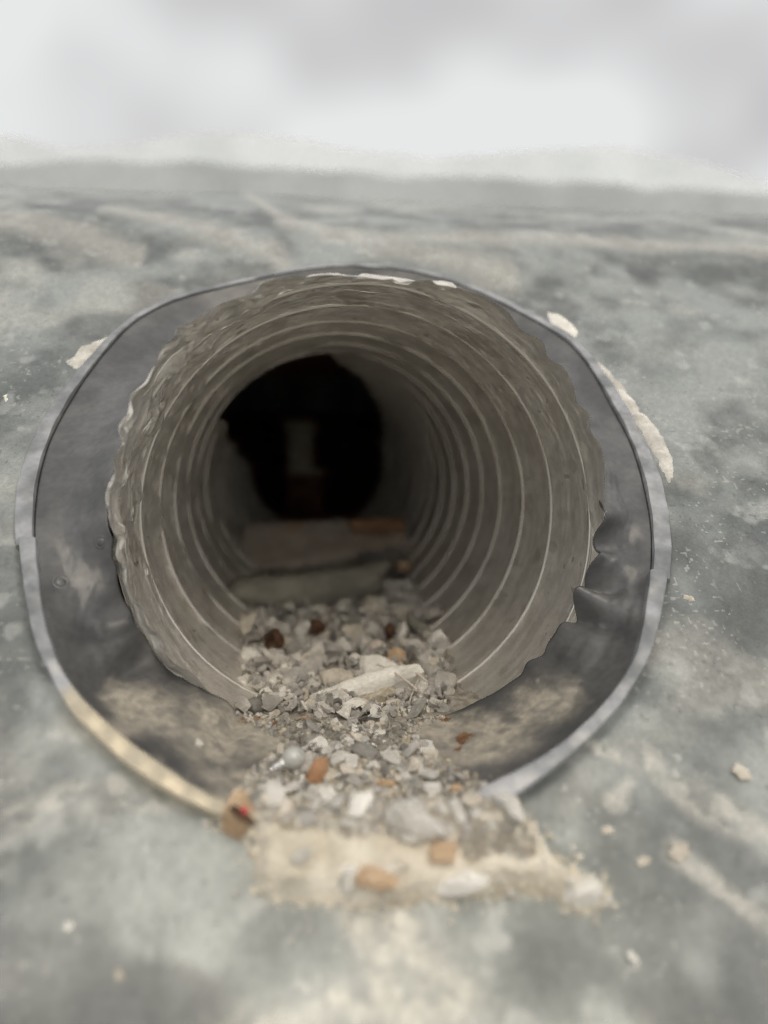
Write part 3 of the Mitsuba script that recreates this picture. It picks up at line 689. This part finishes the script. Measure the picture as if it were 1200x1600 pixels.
twig('twig', 'thin brown twig crossing above the right end of the cream strip', (589, 1038), (652, 1078), 0.024, 0.00045, M_SLAB)
twig('twig', 'second thin brown twig crossing to the right of the first', (619, 1036), (668, 1066), 0.024, 0.00045, M_SLAB)
twig('straw', 'short bent straw standing in the rubble right of the strip', (640, 1096), (656, 1060), 0.016, 0.0004, M_BEIGE)

# ------------------------------------------------------------------ dried mud spilling out over the rim
def crust(name, mat, label, cat, px, height, round_w, seed=0, edge=0.0022, base=-0.001, amp=0.4, sc=140, kind=None, floor=None, lip=0.0, parent=None):
    q = np.array([st(u, v) for u, v in px])
    P = shapely.Polygon(q).buffer(0).segmentize(edge)
    x0, y0, x1, y1 = P.bounds
    g = np.stack(np.meshgrid(np.arange(x0, x1, edge), np.arange(y0, y1, edge), indexing='ij'), -1).reshape(-1, 2)
    g = g + np.random.default_rng(seed).uniform(-0.3, 0.3, g.shape) * edge
    g = g[shapely.contains(P.buffer(-edge * 0.5), shapely.points(g))]
    pts = np.vstack([np.asarray(P.exterior.coords)[:-1], g])
    from scipy.spatial import Delaunay
    tri = Delaunay(pts).simplices
    cen = pts[tri].mean(1)
    tri = tri[shapely.contains(P, shapely.points(cen))]
    area = np.cross(pts[tri[:, 1]] - pts[tri[:, 0]], pts[tri[:, 2]] - pts[tri[:, 0]])
    tri = np.where((area < 0)[:, None], tri[:, ::-1], tri)
    bd = shapely.distance(shapely.points(pts), P.exterior)
    k = np.clip(bd / round_w, 0, 1)
    prof = np.sqrt(np.clip(1 - (1 - k) ** 2, 0, 1))
    rel = 1 + amp * 2 * (meshkit.fbm(np.stack([pts[:, 0] * sc, pts[:, 1] * sc, pts[:, 0] * 0 + seed], -1), 4, 51 + seed) - 0.5)
    h = base + (height * rel + lip * np.exp(-((bd - round_w) / (round_w * 0.8)) ** 2)) * prof
    if floor is not None: h = h + floor(pts[:, 0], pts[:, 1]) * prof
    X = panel_at(pts[:, 0], pts[:, 1], h)
    key = obj(name, (X, tri), mat, parent, smooth=True)
    tag(key, label, None if parent else cat, kind=kind)
    return X, tri
t_rim0, t_rim1 = st(560, 1345)[1], st(560, 1290)[1]
MUD_PX = [(352, 1262), (345, 1285), (372, 1300), (396, 1312), (399, 1365), (404, 1392), (430, 1404), (475, 1409), (520, 1411), (560, 1418), (620, 1412), (700, 1404), (770, 1396), (830, 1394), (868, 1402), (893, 1416), (920, 1423),
          (940, 1412), (946, 1392), (934, 1374), (905, 1366), (878, 1352), (856, 1330), (836, 1300), (815, 1276), (790, 1262), (740, 1246), (650, 1250), (560, 1256), (470, 1252), (400, 1240)]
MUD = crust('mud_crust', M_MUD, 'beige dried mud crust with a pale rounded lip spilled below the collar', 'mud crust', MUD_PX, 0.0045, 0.0045, 1, amp=0.75, floor=lambda s, t: 0.0042 * np.exp(-((t - (t_rim0 + t_rim1) / 2) / 0.012) ** 2) - 0.006 * np.clip((t - t_rim1) / 0.03, 0, 1), lip=0.0012)
crust('knob', M_WHITE, 'pale rounded knob at the right end of the beige mud crust', None, [(868, 1398), (884, 1376), (912, 1368), (940, 1378), (946, 1396), (934, 1416), (908, 1424), (886, 1416)], 0.0085, 0.0075, 2, amp=0.2, parent='mud_crust')
crust('sealant_smear', M_WHITE, 'bright white sealant smear at the upper right of the rim', 'sealant smear', [(852, 486), (872, 488), (908, 518), (900, 532), (884, 528), (858, 506)], 0.002, 0.003, 3)
crust('sealant_smear', M_PALE, 'ragged whitish sealant band along the right side of the rim', 'sealant smear', [(912, 548), (938, 566), (968, 596), (1000, 636), (1030, 672), (1050, 705), (1056, 735), (1050, 772), (1038, 748), (1022, 716), (1000, 676), (972, 634), (940, 590)], 0.0022, 0.003, 4, amp=0.8)
crust('sealant_smear', M_PALE, 'faint whitish smear at the upper left of the rim', 'sealant smear', [(98, 566), (125, 540), (172, 522), (178, 532), (150, 552), (118, 582)], 0.0014, 0.003, 5, amp=0.8)
crust('white_fleck', M_WHITE, 'white paint fleck on the panel far right of the rim', 'paint fleck', [(1114, 606), (1130, 600), (1138, 618), (1150, 630), (1140, 646), (1122, 640)], 0.0012, 0.002, 6)
crust('white_fleck', M_WHITE, 'tiny white paint fleck on the panel at the left edge', 'paint fleck', [(0, 618), (14, 612), (18, 624), (8, 634)], 0.0012, 0.002, 7, edge=0.0014)
for (u, v, r, l) in [(1077, 934, 0.0022, 'right beside the rim strip joint'), (1160, 1206, 0.0030, 'near the lower right edge'), (1062, 1330, 0.0032, 'low on the right'), (1006, 1345, 0.0020, 'left of the larger low right crust'), (950, 1296, 0.0017, 'just below the rim on the right')]:
    p = on_plane(u, v, P0, EN) - P0; a = np.linspace(0, 2 * np.pi, 26, endpoint=False)
    ring = P0 + p + r * ((1 + 0.2 * np.sin(2 * a + u) + 0.15 * np.sin(5 * a + v)))[:, None] * (np.cos(a)[:, None] * [1.0, 0, 0] + np.sin(a)[:, None] * 0.8 * ET)
    d = (ring - C); px = np.stack([600 + F * (d @ RT) / (d @ FW), 800 - F * (d @ UP) / (d @ FW)], 1)
    crust('lime_crust', M_BEIGE, f'dried beige lime crust on the panel {l}', 'lime crust', px, 0.0003, 0.0012, int(u), edge=0.0009, amp=1.6, sc=500, base=-0.0003, lip=0.0009)

# ------------------------------------------------------------------ rubble and grit lying on the collar and the mud
vs = np.vstack([FUNNEL[0], MUD[0], PANEL[0]]); fs = np.vstack([FUNNEL[1], MUD[1] + len(FUNNEL[0]), PANEL[1] + len(FUNNEL[0]) + len(MUD[0])])
lower = trimesh.Trimesh(vs, fs, process=False)
def hits_low(uv):
    d = np.array([ray(*q) for q in uv])
    loc, ri, ti = lower.ray.intersects_location(np.repeat(C[None], len(d), 0), d, multiple_hits=False)
    out = [None] * len(d)
    for l, r, t in zip(loc, ri, ti):
        n = np.array(lower.face_normals[t]); out[r] = (np.array(l), n if n @ d[r] < 0 else -n)
    return out
def hit_low(u, v): return hits_low([(u, v)])[0]
ON_COLLAR = [(398, 1200), (430, 1180), (455, 1150), (470, 1132), (600, 1132), (612, 1165), (668, 1165), (690, 1190), (690, 1215), (740, 1222), (770, 1240), (812, 1278), (760, 1300), (690, 1310), (560, 1300), (470, 1290), (400, 1262), (392, 1240)]
GRIT = [(360, 1110), (430, 1122), (640, 1126), (700, 1118), (640, 1150), (700, 1190), (760, 1225), (815, 1275), (848, 1325), (815, 1346), (770, 1330), (735, 1352), (700, 1318), (640, 1322), (600, 1300), (540, 1312), (500, 1288), (440, 1296), (400, 1268), (372, 1258), (380, 1215), (440, 1160)]
def grit(name, label, poly, n, smin, smax, hit_many, mat, seed, edge_px=0):
    r = np.random.default_rng(seed); P = shapely.Polygon(poly); x0, y0, x1, y1 = P.bounds
    if edge_px:                                     # strewn along the outline, thinning out away from it
        q = np.array([np.array(P.exterior.interpolate(x).coords[0]) for x in r.uniform(0, P.exterior.length, n)]) + r.normal(size=(n, 2)) * edge_px * r.uniform(0.2, 1.6, (n, 1))
    else:
        q = r.uniform([x0, y0], [x1, y1], (n * 2, 2)); q = q[shapely.contains(P, shapely.points(q))][:n]
    V, Fc, at_ = [], [], 0
    base = [chip_mesh(900 + i, (1, 1, 1), 9, 0) for i in range(12)]
    for (u, v), h in zip(q, hit_many(q)):
        if h is None: continue
        p, nn = h
        sz = (smin + (smax - smin) * r.random() ** 3) * ((p - C) @ FW) / F
        v0, f0 = base[r.integers(12)]
        X = (v0 * sz * r.uniform(0.6, 1.3, 3)) @ frame(nn + r.normal(size=3) * 0.4, r.uniform(0, 6)).T + p + nn * sz * 0.15
        V.append(X); Fc.append(f0 + at_); at_ += len(X)
    k = obj(name, (np.vstack(V), np.vstack(Fc)), mat); tag(k, label, 'grit', kind='stuff')
grit('grey_grit', 'fine grey grit strewn over the collar floor and mud', GRIT, 3000, 4, 14, hits_low, M_GREY, 61)
grit('sandy_grit', 'fine sandy beige grit strewn over the collar floor and mud', GRIT, 2500, 3, 13, hits_low, M_SAND, 62)
SAND = [(430, 1124), (640, 1128), (625, 1160), (600, 1175), (480, 1178), (450, 1160)]
grit('sand_spill', 'dense grey-beige sand trickling from the duct mouth onto the collar', SAND, 2600, 4, 15, hits_low, M_BED, 63)
grit('mud_crumbs', 'crumbs of beige mud strewn along the edges of the mud crust', MUD_PX, 1300, 3, 15, hits_low, M_MUD, 66, 9)
grit('pale_crumbs', 'pale plaster crumbs strewn on and around the mud crust', MUD_PX, 260, 4, 18, hits_low, M_PALE, 67, 22)
def hits_bed(q): return [hit_bed(*x) for x in q]
grit('rubble_grit', 'small grit filling the gaps between the flakes in the duct', IN_DUCT, 1500, 4, 14, hits_bed, M_BED, 64)
grit('plaster_crumbs', 'small grey plaster crumbs scattered between the flakes in the duct', IN_DUCT, 900, 6, 18, lambda q: [None if h is None else (h[0] + [0, 0, 0.003], h[1]) for h in hits_bed(q)], M_GREY, 65)

def low(name, mat, label, cat, uv_, size, **k):
    return put(name, mat, label, cat, uv_, size, hit_low, **k)
def lpc(name, mat, label, cat, px, thick, up=0.004, tilt=None, **k):
    c = np.mean(px, 0); p, n = hit_low(*c); n = n if tilt is None else np.array(tilt, float)
    return piece(name, mat, label, cat, px, p - ray(*c) * up, n, thick, **k)
lpc('terracotta_chip', M_BRICK, 'rectangular terracotta chip lying right of the small light bulb', 'brick chip', [(480, 1206), (494, 1182), (514, 1180), (513, 1200), (498, 1226), (480, 1228)], 0.004, 0.007, (0.2, -0.7, 0.7), rough=0.0006)
lpc('cream_pellet', M_WHITE, 'tiny upright cream pellet left of the terracotta chip', 'pellet', [(467, 1210), (472, 1205), (477, 1208), (477, 1222), (472, 1227), (467, 1224)], 0.003, 0.005, (0, -0.8, 0.6), rough=0.0001, bevel=0.8, edge=0.0012)
lpc('tan_chip', M_TAN, 'small tan chip right of centre among the collar rubble', 'stone chip', [(586, 1220), (600, 1216), (616, 1218), (618, 1228), (600, 1232), (588, 1229)], 0.004, 0.006, (0, -0.7, 0.7), rough=0.0004)
lpc('tan_chip', M_TAN, 'small pale tan chip at the right of the collar rubble', 'stone chip', [(704, 1226), (716, 1222), (730, 1232), (724, 1240), (708, 1238)], 0.004, 0.005, (0, -0.7, 0.7), rough=0.0004)
lpc('grey_lump', M_PALE, 'large crumbly grey lump at the centre of the spill', 'plaster lump', [(598, 1262), (618, 1244), (650, 1238), (668, 1244), (670, 1262), (690, 1276), (704, 1288), (698, 1304), (660, 1302), (620, 1292), (600, 1280)], 0.008, 0.008, (0, -0.72, 0.69), rough=0.0013, bevel=0.7)
lpc('orange_chip', M_TAN, 'square orange brick chip stuck on the beige mud', 'brick chip', [(670, 1320), (692, 1314), (714, 1320), (710, 1350), (672, 1350)], 0.004, 0.004, None, rough=0.0005)
lpc('orange_chunk', M_TAN, 'orange chunk half sunk in the front edge of the mud', 'brick chip', [(552, 1380), (570, 1370), (600, 1374), (622, 1390), (600, 1398), (560, 1394)], 0.005, 0.005, None, rough=0.0007)
lpc('white_chunk', M_WHITE, 'white plaster chunk at the front edge of the mud', 'plaster lump', [(524, 1392), (536, 1378), (552, 1380), (558, 1398), (548, 1412), (528, 1410)], 0.006, 0.006, None, rough=0.0006, bevel=0.7)
lpc('pale_scrap', M_PALE, 'pale plaster scrap lying on the left of the mud', 'plaster fragment', [(456, 1338), (468, 1326), (484, 1322), (490, 1334), (476, 1346), (460, 1348)], 0.003, 0.004, None, rough=0.0005)
lpc('cream_scraps', M_WHITE, 'whitish plaster scrap at the front of the mud right of the orange chunk', 'plaster fragment', [(672, 1392), (690, 1380), (730, 1376), (762, 1388), (740, 1400), (690, 1404)], 0.004, 0.004, None, rough=0.0008)
lpc('beige_scrap', M_BEIGE, 'flat beige scrap behind the orange chunk on the mud', 'plaster fragment', [(574, 1362), (590, 1346), (622, 1342), (640, 1352), (622, 1366), (590, 1370)], 0.003, 0.0035, None, rough=0.0006)
lpc('brown_block', M_TAN, 'brown brick block on the rim at the left end of the mud', 'brick chip', [(343, 1282), (349, 1262), (366, 1264), (380, 1290), (374, 1318), (347, 1316)], 0.006, 0.005, None, rough=0.0004, bevel=0.12)
lpc('red_fleck', mk('red', (0.55, 0.04, 0.06), (0.65, 0.07, 0.09)), 'tiny red fleck beside the brown block on the rim', 'paint fleck', [(375, 1263), (382, 1262), (383, 1272), (376, 1276)], 0.0015, 0.010, None, rough=0.0001, edge=0.001)
low('white_crumb', M_WHITE, 'crumbly white lump right of the brown block', 'plaster lump', (382, 1306), (20, 24), sub=2, rough=0.3, lift=0.6)
lpc('rim_splinter', M_RUST, 'dark splinter lying across the rim above the brown block', 'splinter', [(352, 1262), (362, 1258), (398, 1286), (392, 1292), (372, 1280)], 0.0015, 0.011, None, rough=0.0002)
AVOID.append(shapely.LineString([(470, 1178), (410, 1212)]).buffer(15))
scatter(ON_COLLAR, 300, 6.5, 15, 9, 30, hit_low, collar_zone, [0.33, 0.34, 0.07, 0.2, 0.06], 0.15, power=3.0)
for i, (u, v, w) in enumerate([(985, 1500, 26), (190, 1522, 24), (108, 1448, 18)]):
    low('pale_crumb', M_WHITE if i % 2 == 0 else M_BEIGE, 'pale crumb stuck on the bare panel ' + ['right of the bottom centre', 'near the lower left corner', 'at the left edge above the lower corner', 'near the lower right edge', 'below the pale mud knob', 'left of the mud crust', 'in the lower right corner'][i], 'crumb', (u, v), (w, w * 0.8), sub=1)

# ------------------------------------------------------------------ the small light bulb
bulb = thing('light_bulb', 'tiny screw-base light bulb with pearly globe lying in the collar rubble', 'light bulb')
scene['mat_globe'] = {'type': 'principled', 'base_color': {'type': 'rgb', 'value': [0.70, 0.71, 0.68]}, 'roughness': 0.08, 'specular': 0.6, 'spec_trans': 0.35, 'clearcoat': 1.0, 'clearcoat_gloss': 0.95}
scene['mat_cap'] = two({'type': 'roughconductor', 'material': 'Al', 'alpha': 0.22})
pb, nb = hit_low(458, 1192)
db = (pb - C) @ FW
rb = 17.5 * db / F
cb = C + ray(459, 1184) * np.linalg.norm(pb - C) - ray(459, 1184) * rb * 1.7
pe = C + ray(416, 1207) * np.linalg.norm(pb - C) - ray(416, 1207) * rb * 1.6
axb = pe - cb; Lb = np.linalg.norm(axb); axb /= Lb
Rb = frame(axb)
def bulb_part(name, prof, mat, smooth=30):
    m = lathe(prof, sections=32); obj(name, (np.asarray(m.vertices) @ Rb.T + cb, np.asarray(m.faces)), mat, bulb, smooth=smooth)
aa = np.linspace(np.pi, 0.62, 22)
bulb_part('glass_globe', [[max(rb * math.sin(a), 0), rb * math.cos(a)] for a in aa] + [[rb * 0.5, rb * 1.02]], 'mat_globe', True)
rc = rb * 0.56
prof = [[0, rb * 0.9], [rc * 0.9, rb * 0.9], [rc * 1.12, rb * 0.96], [rc * 1.12, rb * 1.08]]
z = rb * 1.1
for i in range(4):
    prof += [[rc * 0.92, z], [rc * 1.02, z + rb * 0.09], [rc * 0.92, z + rb * 0.18]]; z += rb * 0.2
prof += [[rc * 0.55, z + rb * 0.08], [0, z + rb * 0.08]]
bulb_part('screw_base', prof, 'mat_cap')
bulb_part('base_contact', [[0, z], [rc * 0.5, z], [rc * 0.5, z + rb * 0.25], [rc * 0.3, z + rb * 0.38], [0, z + rb * 0.4]], 'mat_cap')

# ------------------------------------------------------------------ added walls behind the panel, tone steps softening its far edge into the sky
def added_wall(name, mat, label, px, y, thick=0.3):
    from scipy.interpolate import CubicSpline
    q = np.array([on_y(u, v, y)[[0, 2]] for u, v in px]); x = np.linspace(q[0, 0], q[-1, 0], 160)
    z = CubicSpline(q[:, 0], q[:, 1])(x) + (meshkit.fbm(np.stack([x * 5, x * 0, x * 0 + y], -1), 3, 8) - 0.5) * 0.05
    m = trimesh.creation.extrude_polygon(shapely.Polygon(np.vstack([np.c_[x, z], [x[-1], -1.02], [x[0], -1.02]])), thick, engine='earcut')
    v = np.asarray(m.vertices)
    tag(obj(name, (np.stack([v[:, 0], y + v[:, 2], v[:, 1]], 1), np.asarray(m.faces)[:, ::-1]), mat), label, 'wall')
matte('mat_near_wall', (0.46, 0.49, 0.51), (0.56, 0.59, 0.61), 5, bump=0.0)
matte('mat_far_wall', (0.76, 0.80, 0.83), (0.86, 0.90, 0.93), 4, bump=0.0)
added_wall('added_low_wall', 'mat_near_wall', 'added low grey backdrop wall that softens the tone step at the panel edge', [(-700, 240), (0, 258), (200, 250), (420, 264), (650, 272), (900, 284), (1150, 300), (1900, 300)], 2.6)
added_wall('added_pale_wall', 'mat_far_wall', 'added paler backdrop wall farther back, a middle tone below the bright sky', [(-700, 200), (0, 214), (160, 226), (330, 206), (560, 236), (760, 244), (960, 232), (1130, 262), (1900, 250)], 4.2)

# ------------------------------------------------------------------ the ground far below
matte('mat_ground', (0.30, 0.30, 0.29), (0.42, 0.42, 0.40), 4)
k = obj('ground', (np.array([[-200, -200, -1.0], [200, -200, -1.0], [200, 200, -1.0], [-200, 200, -1.0]]), np.array([[0, 1, 2], [0, 2, 3]])), 'mat_ground')
tag(k, 'pale grey concrete ground', 'ground', kind='structure')
